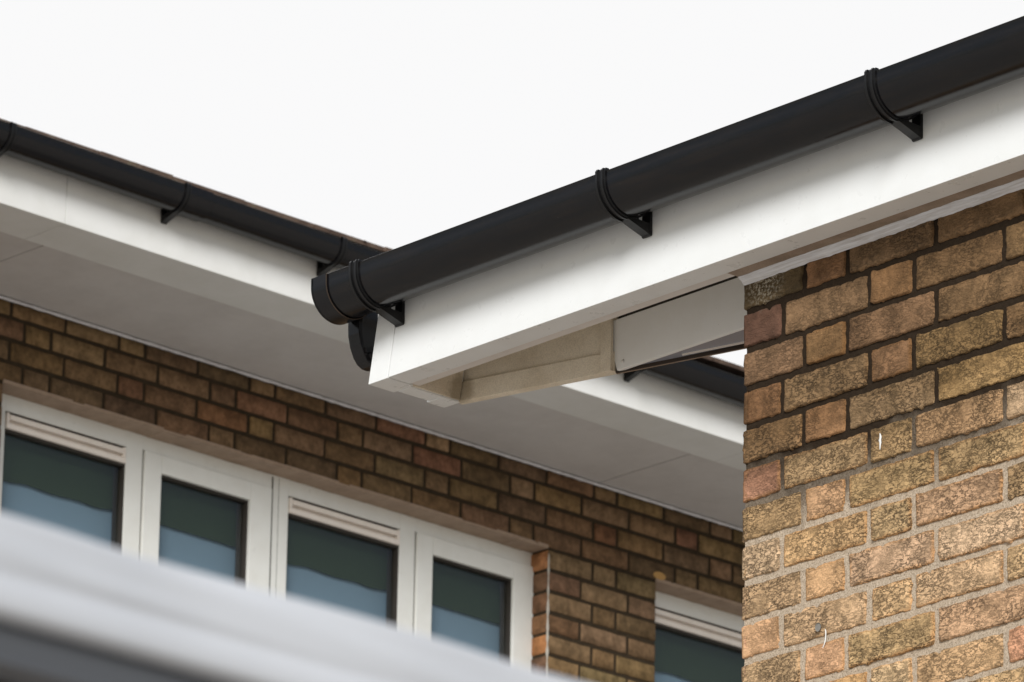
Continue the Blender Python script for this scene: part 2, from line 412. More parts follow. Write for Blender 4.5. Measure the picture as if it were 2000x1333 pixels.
# left return of the near wall (around the corner)
frL = lambda u, z, o: (-o, u, z + ZG)
courses(BA, frL, ext([0, .1015, .3265], YE), ext([0, .2140, .4390], YE, k0=1), 0, range(1, nrows), WT, [], colA, lambda p, q, z: .02 if p < .3 and z > -1.2 else 1, .0016, lo=0)
NB = len(BA.f)
# mortar sheet, slightly uneven, and a core behind
def mortar(B, fr, u0, u1, z0, z1, off, amp, step, grade=False):
    nu = max(1, int((u1 - u0) / step)); nz = max(1, int((z1 - z0) / step)); ids = []
    for j in range(nz + 1):
        r = []
        for i in range(nu + 1):
            u = u0 + (u1 - u0) * i / nu; z = z0 + (z1 - z0) * j / nz
            r.append(B.vert(fr(u, z, off + (.0012 * min(1, max(0, (-.30 - z) / .15)) if grade else 0) + amp * noise.noise(Vector((u * 90, z * 90, 3)))), (.1, .1, .1), .1, 0, 0))
        ids.append(r)
    for j in range(nz):
        for i in range(nu): B.f.append((ids[j][i], ids[j][i + 1], ids[j + 1][i + 1], ids[j + 1][i])); B.m.append(1)
mortar(BA, frA, .0045, 1.1, -.9, WT - .002, -.0048, .0018, .006, True)
mortar(BA, frA, 1.1, XE, -.9, WT - .002, -.0048, 0, .5); mortar(BA, frA, .0045, XE, -ZG, -.9, -.0048, 0, .5)
mortar(BA, frL, .0045, YE, -ZG, WT - .002, -.0048, 0, .5)
BA.quad([(XE, .002, 0), (XE, YE, 0), (XE, YE, ZG + WT), (XE, .002, ZG + WT)], 1)
BA.quad([(.005, YE, 0), (XE, YE, 0), (XE, YE, ZG + WT), (.005, YE, ZG + WT)], 1)
BA.quad([(.005, .006, ZG + WT - .003), (XE, .006, ZG + WT - .003), (XE, YE, ZG + WT - .003), (.005, YE, ZG + WT - .003)], 1)
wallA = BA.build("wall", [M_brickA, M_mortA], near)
wallA["label"] = "buff rustic brick wall, dark pointing in its top courses and pale mortar below"

e = .103; zf = .064
def sh(x, y, z):       # the cut end of the eave leans outwards towards the bottom
    return (x - .18 * (z - ZG - zf) * -1 if x < -.8 else x, y, z)
# fascia board: long face + underside flange
f = MB()
prof = [(-e, zf), (-e, .238), (-e + .009, .238), (-e + .009, zf + .007), (-.0475, zf + .007), (-.0475, zf)]
vs = []; n = len(prof)
for x in (-.882, XE):
    for (y, z) in prof: vs.append((x + (.18 * (z - zf) if x < 0 else 0), y, z + ZG))
f.add(vs, [(i, (i + 1) % n, (i + 1) % n + n, i + n) for i in range(n)] + [tuple(range(n)), tuple(reversed(range(n, 2 * n)))])
fascia = f.build("fascia", M_white, near, bevel=.0012)
# dirty recessed soffit strip over the wall, cleaner lip beside the open box
s1 = MB(); s1.box(.0, XE, -.0475, -.0005, ZG + .0665, ZG + .074); s1.build("soffit", M_dirt, near)
s2 = MB(); s2.box(-.885, -.0005, -.0470, -.0205, ZG + .0675, ZG + .0755)
lip = s2.build("soffit_lip", M_flange, near)
# shadow gap strip behind the lip
# silicone bead between soffit and brick
def bead(path, rad, seed, amp=.5):
    m = MB(); ids = []; N = 8
    for k, (x, y, z) in enumerate(path):
        r = rad * (1 + amp * noise.noise(Vector((x * 34, y * 34, seed + z * 34))) + .35 * amp * noise.noise(Vector((x * 130, y * 130, seed))))
        for i in range(N):
            a = 2 * math.pi * i / N
            d = Vector(path[min(k + 1, len(path) - 1)]) - Vector(path[max(k - 1, 0)]); d.normalize()
            up = Vector((0, 0, 1)) if abs(d.z) < .7 else Vector((1, 0, 0)); a1 = d.cross(up).normalized(); a2 = a1.cross(d)
            p = Vector((x, y, z)) + a1 * r * math.cos(a) + a2 * r * math.sin(a); ids.append(tuple(p))
    fs = [(k * N + i, k * N + (i + 1) % N, (k + 1) * N + (i + 1) % N, (k + 1) * N + i) for k in range(len(path) - 1) for i in range(N)]
    fs += [tuple(range(N)), tuple((len(path) - 1) * N + i for i in range(N))]
    m.add(ids, fs, 0, True); return m
m = MB(); K = 420; ids = []
for k in range(K + 1):
    x = .0006 + (XE - .02) * (k / K) ** 1.9
    a = .0022 * noise.noise(Vector((x * 14, 0, 7))) + .0016 * noise.noise(Vector((x * 60, 3, 7))); b_ = .0012 * noise.noise(Vector((x * 20, 9, 1)))
    c = .0030 * noise.noise(Vector((x * 24, 4, 4))) + .0030 * max(0, noise.noise(Vector((x * 70, 8, 4))))
    ids += [(x, -.0165 + c, ZG + .0660), (x, -.0125 + b_, ZG + .0627 + b_), (x, -.0075 + b_, ZG + .0600 + b_), (x, -.0045, ZG + .0560 + a * .7), (x, .0000, ZG + .0530 + a), (x, .002, ZG + .0660)]
m.add(ids, [(6 * k + i, 6 * k + (i + 1) % 6, 6 * k + 6 + (i + 1) % 6, 6 * k + 6 + i) for k in range(K) for i in range(6)] + [tuple(range(6)), tuple(6 * K + i for i in range(6))], 0, False)
bead_o = m.build("sealant_bead", M_seal, near)
# end boards closing the eave (three butted caps)
def endbox(m, y0, y1, x0, x1, ztop):
    vs = [(x + .18 * (z - zf), y, z + ZG) for z in (zf - .001, ztop) for y in (y0, y1) for x in (x0, x1)]
    m.add(vs, [(0, 2, 3, 1), (4, 5, 7, 6), (0, 1, 5, 4), (2, 6, 7, 3), (0, 4, 6, 2), (1, 3, 7, 5)])
m = MB(); endbox(m, -.1035, -.0370, -.9400, -.8842, .207)
endb = m.build("end_board", M_white, near, bevel=.0012)
m = MB(); endbox(m, -.0356, .0460, -.930, -.893, .2355); m.build("end_board", M_white, near, bevel=.0012)
m = MB(); endbox(m, .0474, .0935, -.9395, -.8935, .2355); m.build("end_board", M_white, near, bevel=.0012)
# tan lining of the end board seen from inside the box
m = MB(); m.box(-.8925, -.8890, -.0350, .0880, ZG + zf + .002, ZG + .232, shear=lambda x, y, z: (x + .18 * (z - ZG - zf), y, z)); m.build("lining_board", M_tan, near)
m = MB(); m.box(-.880, -.56, -.0925, -.0885, ZG + zf + .0075, ZG + .232); m.build("lining_board", M_tan, near)
# rear board running on a slant behind the open box
D0 = Vector((-.899, .090)); D1 = Vector((-.545, .1805)); dd = (D1 - D0).normalized(); dn = Vector((-dd.y, dd.x))
def slab(m, a, b, o0, o1, z0, z1, mi=0):
    p = [a + dn * o0, b + dn * o0, b + dn * o1, a + dn * o1]
    vs = [(q.x, q.y, z + ZG) for z in (z0, z1) for q in p]
    m.add(vs, [(0, 3, 2, 1), (4, 5, 6, 7), (0, 1, 5, 4), (1, 2, 6, 5), (2, 3, 7, 6), (3, 0, 4, 7)], mi); return m
m = slab(MB(), D0, D1, .004, .016, .1045, .234); m.build("rear_board", M_tan, near)
m = slab(MB(), D0, D1, -.002, .018, zf, .1040); m.build("rear_board", M_tan, near, bevel=.001)
m = slab(MB(), D1 - dd * .026, D1 - dd * .002, -.0115, -.0025, zf - .001, .20)
m.build("corner_batten", M_tan, near, bevel=.001)
# pale side panel next to the brick corner
PX = -.538
m = MB(); m.box(PX - .0, -.005, .180, .190, ZG + zf - .0005, ZG + .1680, shear=lambda x, y, z: (x - (.34 * (z - ZG - zf) if x < -.3 else 0), y, z))
sp = m.build("side_panel", M_panel, near, bevel=.0008); sp["label"] = "pale grey panel beside the brick corner"
m = MB(); m.box(-.60, -.006, .1905, .1935, ZG + .120, ZG + .2380); m.build("gap_shade_sheet", M_gap, near)  # upright dark sheet, stands in for the shade in the gap above the panel
# glossy underside wedge behind the panel with its dark and tan trim
W1 = Vector((-.008, .3175))
m = MB(); m.prism([(D1.x + .01, D1.y + .0105), (-.008, .191), (-.008, .3105)], 'z', ZG + .0675, ZG + .0725); 
M_gloss = base_mat("glossy_grey_soffit", (.30, .31, .35), .14)[0]
m.build("soffit_wedge", M_gloss, near)
m = slab(MB(), D1, W1, .0035, .0068, zf - .003, .085); m.build("edge_trim", M_candark, near)
m = slab(MB(), D1, W1, .007, .0105, zf - .0035, .09); m.build("edge_trim", M_beige, near)
m = slab(MB(), D1 + dd * .16, W1, -.011, -.008, zf + .0005, .0685); m.build("edge_trim", M_vent, near)
# deck closing the top of the box
m = MB(); m.prism([(-.905, -.10), (-.896, .085), (-.545, .175), (-.002, .31), (-.002, -.10)], 'z', ZG + .2385, ZG + .252); m.build("deck", M_tan, near)
# nails
for (x, y, z) in ((-.316, -.0465, .0665), (-.452, -.0460, .0665), (-.838, -.0450, .0665), (-.52, .1785, .0735)):
    m = MB(); N = 8
    vs = [(math.cos(2 * math.pi * i / N) * r, math.sin(2 * math.pi * i / N) * r, h) for r, h in ((.0022, .008), (.0022, .001), (.0042, 0), (.003, -.0018)) for i in range(N)]
    fs = [(k * N + i, k * N + (i + 1) % N, (k + 1) * N + (i + 1) % N, (k + 1) * N + i) for k in range(3) for i in range(N)] + [tuple(3 * N + i for i in range(N))]
    m.add(vs, fs, 0, True); o = m.build("nail", M_metal, fascia if y < 0 else sp); o.location = (x, y - (.003 if y > 0 else 0), z + ZG)
    if y > 0: o.rotation_euler = (R(-90), 0, 0); o.location = (x, y, z + ZG + .004)
# roof of the near building: low pitch tiles behind the gutter
def tiles(m, org, ux, up, W_, L_, tw=.30, th=.014, gauge=.28, mi=0):
    """org: eave corner, ux: unit along eave, up: unit up the slope"""
    nrm = ux.cross(up).normalized()
    if nrm.z < 0: nrm = -nrm
    for r in range(int(L_ / gauge)):
        for k in range(int(W_ / tw) + 1):
            a = k * tw + (tw / 2 if r % 2 else 0) - tw / 2; b = min(a + tw - .004, W_); a = max(a, 0)
            if b - a < .03: continue
            j = random.uniform(-.006, .006); l = random.uniform(0, .004)
            p0 = org + up * (r * gauge + j) + nrm * (.016 + l); p1 = org + up * (r * gauge + gauge + .06) + nrm * (.002 + l)
            vs = [p0 + ux * a, p0 + ux * b, p1 + ux * b, p1 + ux * a]; vs += [v - nrm * th for v in vs]
            m.add([tuple(v) for v in vs], [(0, 1, 2, 3), (7, 6, 5, 4), (0, 4, 5, 1), (1, 5, 6, 2), (2, 6, 7, 3), (3, 7, 4, 0)], mi)
pitchA = R(13)
m = MB(); tiles(m, Vector((.02, -.135, ZG + .232)), Vector((1, 0, 0)), Vector((0, math.cos(pitchA), math.sin(pitchA))), XE, YE + .2)
m.prism([(-.09, .2535), (YE, .2535 + 4.6 * math.tan(pitchA) - .02), (YE, .10), (.01, .10)], 'x', .012, XE)
for i, v in enumerate(m.v[-8:]): m.v[len(m.v) - 8 + i] = (v[0], v[1], v[2] + ZG)
m.build("roof", M_tile, near)

# ------------------------------------------------------------------ gutters (profile in outward distance o, height z; centre 0,0)
def gut_prof(Rr=.058, th=.0026, lift=.013):
    P = [(Rr, lift)]                    # outer skin, front to back (front is +o)
    n = 26
    for i in range(n + 1):
        a = math.pi * i / n; P.append((Rr * math.cos(a), -Rr * math.sin(a)))
    P.append((-Rr, lift + .004))
    P.append((-Rr + th, lift + .004))
    r = Rr - th
    for i in range(n, -1, -1):
        a = math.pi * i / n; P.append((r * math.cos(a), -r * math.sin(a)))
    P += [(r, lift - .002), (r - .004, lift - .0015), (r - .0055, lift + .001), (r - .0035, lift + .0042), (Rr - .001, lift + .0042), (Rr + .0012, lift + .0028)]
    return P
def extr(prof, cen, axis_fn, a, b, segs=1, cap=True, mi=0, m=None, smooth=True):
    m = m or MB(); n = len(prof); vs = []
    for k in range(segs + 1):
        t = a + (b - a) * k / segs
        for (o, z) in prof: vs.append(axis_fn(t, cen[0] + o, cen[1] + z))
    fs = [(k * n + i, k * n + (i + 1) % n, (k + 1) * n + (i + 1) % n, (k + 1) * n + i) for k in range(segs) for i in range(n)]
    o_ = m.add(vs, fs, mi, smooth)
    if cap:
        m.f.append(tuple(o_ + i for i in range(n))); m.mi.append(mi); m.sm.append(False)
        m.f.append(tuple(o_ + segs * n + i for i in range(n))); m.mi.append(mi); m.sm.append(False)
    return m
def shade(o, ang=38):
    bm = bmesh.new(); bm.from_mesh(o.data)
    for ed in bm.edges:
        if len(ed.link_faces) == 2 and ed.calc_face_angle(0) > R(ang): ed.smooth = False
    bm.to_mesh(o.data); bm.free()
def bracket_mesh(fn, gapw=.062):
    """support bracket; local along axis t in +-.010; gapw: centre of gutter to fascia"""
    m = MB(); Rr = .058
    def arc(r0, r1, a0, a1, t0, t1, n=22, lift=0):
        P = [(r1 * math.cos(a0 + (a1 - a0) * i / n), -r1 * math.sin(a0 + (a1 - a0) * i / n)) for i in range(n + 1)]
        P += [(r0 * math.cos(a0 + (a1 - a0) * i / n), -r0 * math.sin(a0 + (a1 - a0) * i / n)) for i in range(n, -1, -1)]
        extr(P, (0, 0), fn, t0, t1, m=m)
    # main strap, ribbed at both rims
    arc(Rr + .0004, Rr + .0032, 0, math.pi * .985, -.0115, .0115)
    arc(Rr + .0030, Rr + .0068, 0, math.pi * .66, -.0115, -.0062)
    arc(Rr + .0030, Rr + .0058, 0, math.pi * .66, .0030, .0075)
    # front upright and hook over the rim
    for (t0, t1, x) in ((-.0115, -.0062, .0068), (.0030, .0075, .0058), (-.0115, .0115, .0032)):
        extr([(Rr + .0004, 0), (Rr + x, 0), (Rr + x, .018), (Rr + x - .003, .0225), (Rr - .007, .0225), (Rr - .009, .016), (Rr - .006, .0178), (Rr + .0004, .0178)], (0, 0), fn, t0, t1, m=m)
    # arm down to the foot
    a = math.pi * .60
    p0 = (Rr * math.cos(a) * 1.03, -Rr * math.sin(a) * 1.03); a2 = math.pi * .50; p1 = (math.cos(a2) * (Rr + .005), -math.sin(a2) * (Rr + .005))
    g_ = -gapw
    extr([p1, (g_ + .004, -.0805), (g_ + .004, -.0585), (p0[0], p0[1])], (0, 0), fn, -.0105, .0105, m=m, smooth=False)
    # back plate with rounded foot
    extr([(g_ + .0005, -.079), (g_ + .003, -.0825), (g_ + .0065, -.0815), (g_ + .008, -.077), (g_ + .0058, -.02), (g_ + .0035, .02), (g_ + .0005, .02)], (0, 0), fn, -.0110, .0110, m=m, smooth=False)
    return m
def screw_mesh(): pass

fnA = lambda t, o, z: (t, -o, z)          # local: t along X, outward = -Y
CA = (e + .062, ZG + .2420)
gut = extr(gut_prof(), CA, fnA, -.958, XE, segs=30).build("gutter", M_black, near); shade(gut)
gut["label"] = "long black half-round gutter along the near white fascia"
# stop end
m = MB(); P = [(.0612, .0165)] + [(.0612 * math.cos(math.pi * i / 26), -.0612 * math.sin(math.pi * i / 26)) for i in range(27)] + [(-.0612, .0165)]
P2 = [(-.0592, .0165)] + [(.0592 * math.cos(math.pi * i / 26), -.0592 * math.sin(math.pi * i / 26)) for i in range(26, -1, -1)] + [(.0592, .0165)]
extr(P + P2, CA, fnA, -.972, -.9305, m=m); extr(P, CA, fnA, -.975, -.9695, m=m)
st = m.build("stop_end", M_black, gut); shade(st)
m = MB(); extr([(x * 1.008, z * 1.008) for x, z in P] + [(x * 1.008, z * 1.008) for x, z in P2], CA, fnA, -.9308, -.9297, m=m)
se = m.build("seam", base_mat("rusty_dirt", (.035, .022, .013), .9)[0], gut)
brk = bracket_mesh(fnA)
first = None
for x in (-.848, -.150, .5565, 1.255, 1.955, 2.655, 3.355, 4.055, 4.755):
    if first is None:
        first = brk.build("bracket", M_blackm, gut); shade(first, 30); o = first
    else:
        o = first.copy(); COL.objects.link(o); o.parent = gut
    o.location = (x, -CA[0], CA[1])
# curved hook bracket showing below the stop end, behind the end board
def q2(px, py):  # helper table is metric: outline of the hook on its own plane, outward distance / height
    return (px, py)
hook = [(.118, .255), (.1235, .190), (.1225, .168), (.117, .146), (.108, .127), (.098, .115), (.086, .109), (.072, .108), (.058, .112), (.050, .120), (.050, .255)]
hin = [(.108, .255), (.1125, .188), (.1115, .166), (.106, .146), (.099, .131), (.090, .1225), (.080, .119), (.068, .119), (.060, .123), (.056, .255)]
m = MB(); extr(hook + list(reversed(hin))[0:0], (0, ZG), fnA, -.982, -.978, m=m, smooth=False)
ring = hook[:-1] + [(.056, .120)] + list(reversed(hin[:-1]))
extr(ring, (0, ZG), fnA, -.9785, -.950, m=m, smooth=False)
pass
extr([(.108, .141), (.074, .150), (.074, .139), (.105, .130)], (0, ZG), fnA, -.977, -.946, m=m, smooth=False)
extr([(.100, .128), (.074, .135), (.074, .121), (.094, .119)], (0, ZG), fnA, -.977, -.944, m=m, smooth=False)
m.build("hook_bracket", M_black, gut, bevel=.0008)

# white splashes and a plugged hole on the wall
def splash(pts, parent, mat):
    m = MB(); L = []; Rr_ = []
    for (x, z, r) in pts:
        L.append((x - r * random.uniform(.7, 1.2), -.0040, ZG + z)); Rr_.append((x + r * random.uniform(.7, 1.2), -.0040, ZG + z))
    vs = L + Rr_ + [(x, -.0055, ZG + z) for x, z, r in pts]; n = len(pts); fs = []
    for k in range(n - 1): fs += [(k, k + 1, 2 * n + k + 1, 2 * n + k), (2 * n + k, 2 * n + k + 1, n + k + 1, n + k)]
    m.add(vs, fs, 0, True); return m.build("white_splash", mat, parent, fix=False)
splash([(.3600, -.322, .0004), (.3602, -.326, .0020), (.3606, -.330, .0026), (.3600, -.335, .0034), (.3604, -.340, .0024), (.3598, -.345, .0021), (.3600, -.350, .0012), (.3601, -.353, .0003)], wallA, M_chalk)
splash([(.2220, -.660, .0003), (.2225, -.665, .0013), (.2228, -.670, .0016), (.2222, -.676, .0011), (.2212, -.682, .0012), (.2190, -.688, .0011), (.2165, -.692, .0008), (.2150, -.694, .0002)], wallA, M_chalk)
m = MB(); N = 14; m.add([(.203 + .0075 * math.cos(6.283 * i / N), -.0045, ZG - .652 + .0085 * math.sin(6.283 * i / N)) for i in range(N)] + [(.203 + .0065 * math.cos(6.283 * i / N), -.0025, ZG - .652 + .007 * math.sin(6.283 * i / N)) for i in range(N)],
      [(i, (i + 1) % N, N + (i + 1) % N, N + i) for i in range(N)] + [tuple(N + i for i in range(N))]); m.build("filled_hole", base_mat("grey_filler", (.20, .19, .17), .9)[0], wallA)

# ================================================================== FAR BUILDING
# local frame of the building: x = outward from the wall, y = along the wall (to the right), z up
ZB = ZG + 3.1115
far = thing("brick_building", "brown brick building behind with white-framed windows under a deep white eave and black gutter", "building", (-7.97427, 4.40760, 0), .0178)
UL, UR = -3.4, 7.0; DP = -5.0
o1 = [0, .225, .45, .5625, .7875, 1.0125, 1.125, 1.35, 1.575, 1.8, 1.9125, 2.1375, 2.3625, 2.5875, 2.7, 2.925, 3.15]
o2 = [.05625, .16875, .39375, .61875, .84375, .95625, 1.18125, 1.40625, 1.51875, 1.74375, 1.96875, 2.19375, 2.30625, 2.53125, 2.75625, 2.98125, 3.09375]
def extl(js, to):
    js = list(js); k = 0; pat = (.1125, .225, .225)
    while js[0] > to: js.insert(0, round(js[0] - pat[k % 3], 5)); k += 1
    js[0] = to; return js
odd = ext(extl(o1, UL), UR, k0=2); evn = ext(extl(o2, UL), UR)
OP = [(-.022, 2.374, -1.42, -.221), (2.889, 4.10, -1.42, -.221)]
OPX = OP + [(-2.6, -1.39, -1.42, -.221)]
OPX = [(a, b, c, d) for a, b, c, d in OPX]
PB = {'a': (.205, .128, .062), 'b': (.165, .100, .050), 'c': (.24, .155, .080), 'd': (.118, .074, .040), 'e': (.205, .095, .052), 'f': (.18, .100, .057), 'g': (.26, .170, .090), 'h': (.18, .125, .060)}
PB = {k: tuple(a + (b - a) * .28 for a, b in zip(v, (.190, .125, .066))) for k, v in PB.items()}
rowc = {1: {0: 'c', 1: 'c', 2: 'g', 3: 'b', 4: 'd', 5: 'a', 6: 'a', 7: 'b', 8: 'e', 9: 'c', 10: 'd', 11: 'd', 12: 'f', 13: 'b', 14: 'a', 15: 'd'},
        2: {0: 'a', 1: 'c', 2: 'a', 3: 'a', 4: 'b', 5: 'e', 6: 'f', 7: 'f', 8: 'g', 9: 'e', 10: 'd', 11: 'g', 12: 'a', 13: 'c', 14: 'a', 15: 'e'},
        3: {0: 'b', 1: 'b', 2: 'e', 3: 'f', 4: 'e', 5: 'a', 6: 'f', 7: 'd', 8: 'h', 9: 'a', 10: 'a', 11: 'd', 12: 'f', 13: 'e', 14: 'a', 15: 'd'},
        4: {0: 'h', 1: 'd', 2: 'd', 3: 'f', 4: 'a', 5: 'd', 6: 'd', 7: 'a', 8: 'a', 9: 'a', 10: 'f', 11: 'b', 12: 'b', 13: 'f', 14: 'd', 15: 'h'}}
def colB(k, i, p, q):
    ref = o1 if k % 2 else o2; c = None
    if k in rowc:
        for j, u in enumerate(ref[:-1]):
            if abs(u - p) < .001: c = rowc[k].get(j)
    if c is None: c = random.choice('aabbccdghfe' if k > 4 else 'aabbcdhf')
    if k > 5: c = random.choice('acgcghfba')
    return jit(PB[c], .12), 0, 0
BB = Bricks()
frB = lambda u, z, o: (o, u, z + ZB)
nb = int((ZB) / .075)
courses(BB, frB, odd, evn, 0, range(1, nb), .058, OPX, colB, lambda p, q, z: .03 if (z > -1.4 and -.4 < p < 3.6) else 1, .0011, lo=UL, hi=UR)
def mortar_op(off):
    us = sorted({UL, UR} | {x for o in OPX for x in o[:2]}); zs = sorted({-ZB, .057} | {x for o in OPX for x in o[2:]})
    for i in range(len(us) - 1):
        for j in range(len(zs) - 1):
            cu, cz = (us[i] + us[i + 1]) / 2, (zs[j] + zs[j + 1]) / 2
            if any(a < cu < b and c < cz < d for a, b, c, d in OPX): continue
            BB.quad([frB(us[i], zs[j], off), frB(us[i + 1], zs[j], off), frB(us[i + 1], zs[j + 1], off), frB(us[i], zs[j + 1], off)], 1)
mortar_op(-.0045)
# reveals of the openings (brick returns on the jambs)
for (a, b, c, d) in OPX:
    for side, u in ((1, a), (-1, b)):
        frR = lambda t, z, o, u=u, side=side: (-t, u + side * o, z + ZB)
        k = 0
        z = -.225
        while z > c:
            wdt = .1025 if k % 2 else .1025
            BB.brick(frR, .0005, .108, z - .07, z - .005, jit(random.choice((PB['e'], PB['g'], PB['f'], (.42, .20, .085)))), 0, 0, 1, .001, .004)
            z -= .075; k += 1
        BB.quad([(-.004, u - side * .004, c + ZB), (-.22, u - side * .004, c + ZB), (-.22, u - side * .004, d + ZB), (-.004, u - side * .004, d + ZB)], 1)
# the other sides of the house body
for pts in ([(-.005, UL, 0), (DP, UL, 0), (DP, UL, ZB + .05), (-.005, UL, ZB + .05)], [(-.005, UR, 0), (DP, UR, 0), (DP, UR, ZB + .05), (-.005, UR, ZB + .05)],
            [(DP, UL, 0), (DP, UR, 0), (DP, UR, ZB + .05), (DP, UL, ZB + .05)]): BB.quad(pts, 1)
wallB = BB.build("wall", [M_brickB, M_mortB], far, flip=True)

SO = .0590; FO = .667
# fascia with wide flange, in two lengths that meet at a seam
def fboard(u0, u1, nm):
    P = [(FO, SO), (FO, .245), (FO - .010, .245), (FO - .010, SO + .008), (.4660, SO + .008), (.4660, SO)]
    return extr(P, (0, ZB), lambda t, o, z: (o, t, z), u0, u1, smooth=False).build(nm, M_whitefar, far, bevel=.0015)
def fl(u0, u1):
    return fboard(u0, u1, "fascia")
fl(UL, -.3345); fl(-.3320, 2.705); fl(2.7075, UR)
# soffit boards, recessed 5 mm above the flange, with joints
M_sb = M_soffit
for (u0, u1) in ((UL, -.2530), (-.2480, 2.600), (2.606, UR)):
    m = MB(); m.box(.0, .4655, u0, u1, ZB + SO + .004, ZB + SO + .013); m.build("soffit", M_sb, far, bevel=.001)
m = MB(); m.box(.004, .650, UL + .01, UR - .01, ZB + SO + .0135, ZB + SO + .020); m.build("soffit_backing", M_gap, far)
pth = [(.006, UL + .05 + k * .02, ZB + .0555 + .0012 * noise.noise(Vector((k * .5, 0, 2)))) for k in range(int((UR - UL - .1) / .02))]
bead(pth, .0055, 1.0, .45).build("sealant_bead", M_seal, far, fix=False)

# gutter, falling slightly to the right
fall = -.0095
zc = lambda u: ZB + .2535 + fall * (u + .55) 
fnB = lambda t, o, z: (o, t, z + fall * (t + .55))
CB = (FO + .062, ZB + .2520)
gB = extr(gut_prof(), CB, fnB, UL, UR, segs=20).build("gutter", M_black, far); shade(gB)
gB["label"] = "black half-round gutter along the far white fascia, with a union joint"
fnBl = lambda t, o, z: (o, t, z)
brB = bracket_mesh(fnBl); fb = None
for u in (-.652 - 1.366, -.652 - .683, -.650, .0600, .7180, 1.405, 2.090, 2.775, 3.46, 4.14, 4.83, 5.5, 6.2, 6.8):
    if fb is None: fb = brB.build("bracket", M_blackm, gB); shade(fb, 30); o = fb
    else: o = fb.copy(); COL.objects.link(o); o.parent = gB
    o.location = (CB[0], u, CB[1] + fall * (u + .55))
m = MB(); P = [(.0618, .0175)] + [(.0618 * math.cos(math.pi * i / 26), -.0618 * math.sin(math.pi * i / 26)) for i in range(27)] + [(-.0612, .0165)]
P2 = [(-.0582, .0165)] + [(.0582 * math.cos(math.pi * i / 26), -.0582 * math.sin(math.pi * i / 26)) for i in range(26, -1, -1)] + [(.0560, .0175)]
extr(P + P2, CB, fnB, .066, .160, m=m); u_ = m.build("union_joint", M_black, gB); shade(u_)

# roof of tiles above the gutter
pB = R(17)
m = MB(); tiles(m, Vector((FO + .052, UL, ZB + .2905)), Vector((0, 1, 0)), Vector((-math.cos(pB), 0, math.sin(pB))), UR - UL, 5.6)
for v in [(.035)]: pass
# lumps of moss along the tile edge
for k in range(34):
    u = UL + .2 + random.random() * (UR - UL - .4); r = random.uniform(.004, .009); N = 7
    c0 = (FO + .060 - random.uniform(0, .03), u, ZB + .302 + random.uniform(0, .005))
    vs = [(c0[0] + r * math.cos(6.283 * i / N) * random.uniform(.7, 1.3), c0[1] + 1.5 * r * math.sin(6.283 * i / N), c0[2]) for i in range(N)] + [(c0[0], c0[1], c0[2] + r * 1.1)]
    m.add(vs, [(i, (i + 1) % N, N) for i in range(N)])
m.add([(.62, UL, ZB + .285), (.62, UR, ZB + .285), (DP - .1, UR, ZB + .285 + (.62 - DP) * math.tan(pB)), (DP - .1, UL, ZB + .285 + (.62 - DP) * math.tan(pB)),
       (.62, UL, ZB + .09), (.62, UR, ZB + .09), (DP - .1, UR, ZB + .09), (DP - .1, UL, ZB + .09)], [(0, 1, 2, 3), (0, 4, 5, 1), (1, 5, 6, 2), (2, 6, 7, 3), (3, 7, 4, 0)])
m.build("roof", M_tile, far)

# lintel render over the openings and white sealant down the jamb
for (a, b, c, d) in OPX:
    m = MB(); nseg = 50
    for k in range(nseg):
        u0 = a + (b - a) * k / nseg; u1 = a + (b - a) * (k + 1) / nseg
        t = .0035 * noise.noise(Vector((k * .45, a, 1))) ; m.box(-.0840, .001 + t * .8, u0 - .0002, u1 + .0002, ZB - .2225 - .003 + t * .6, ZB - .213)
    m.build("lintel", M_beige, far, fix=False)
pth = [(.001, 2.3765 + .001 * noise.noise(Vector((k, 0, 0))), ZB - .245 - .011 * k) for k in range(105)]
bead(pth, .0022, 5.5, 2.4).build("sealant_bead", base_mat("dull_filler", (.42, .39, .34), .8)[0], far, fix=False)
m = MB(); N = 12; m.add([(.003, 2.905 + .028 * math.cos(6.283 * i / N), ZB - .203 + .013 * math.sin(6.283 * i / N)) for i in range(N)] + [(-.001, 2.905 + .031 * math.cos(6.283 * i / N), ZB - .203 + .016 * math.sin(6.283 * i / N)) for i in range(N)],
      [tuple(range(N))] + [(i, (i + 1) % N, N + (i + 1) % N, N + i) for i in range(N)]); m.build("mortar_patch", base_mat("ochre_patch", (.44, .26, .09), .9)[0], far)

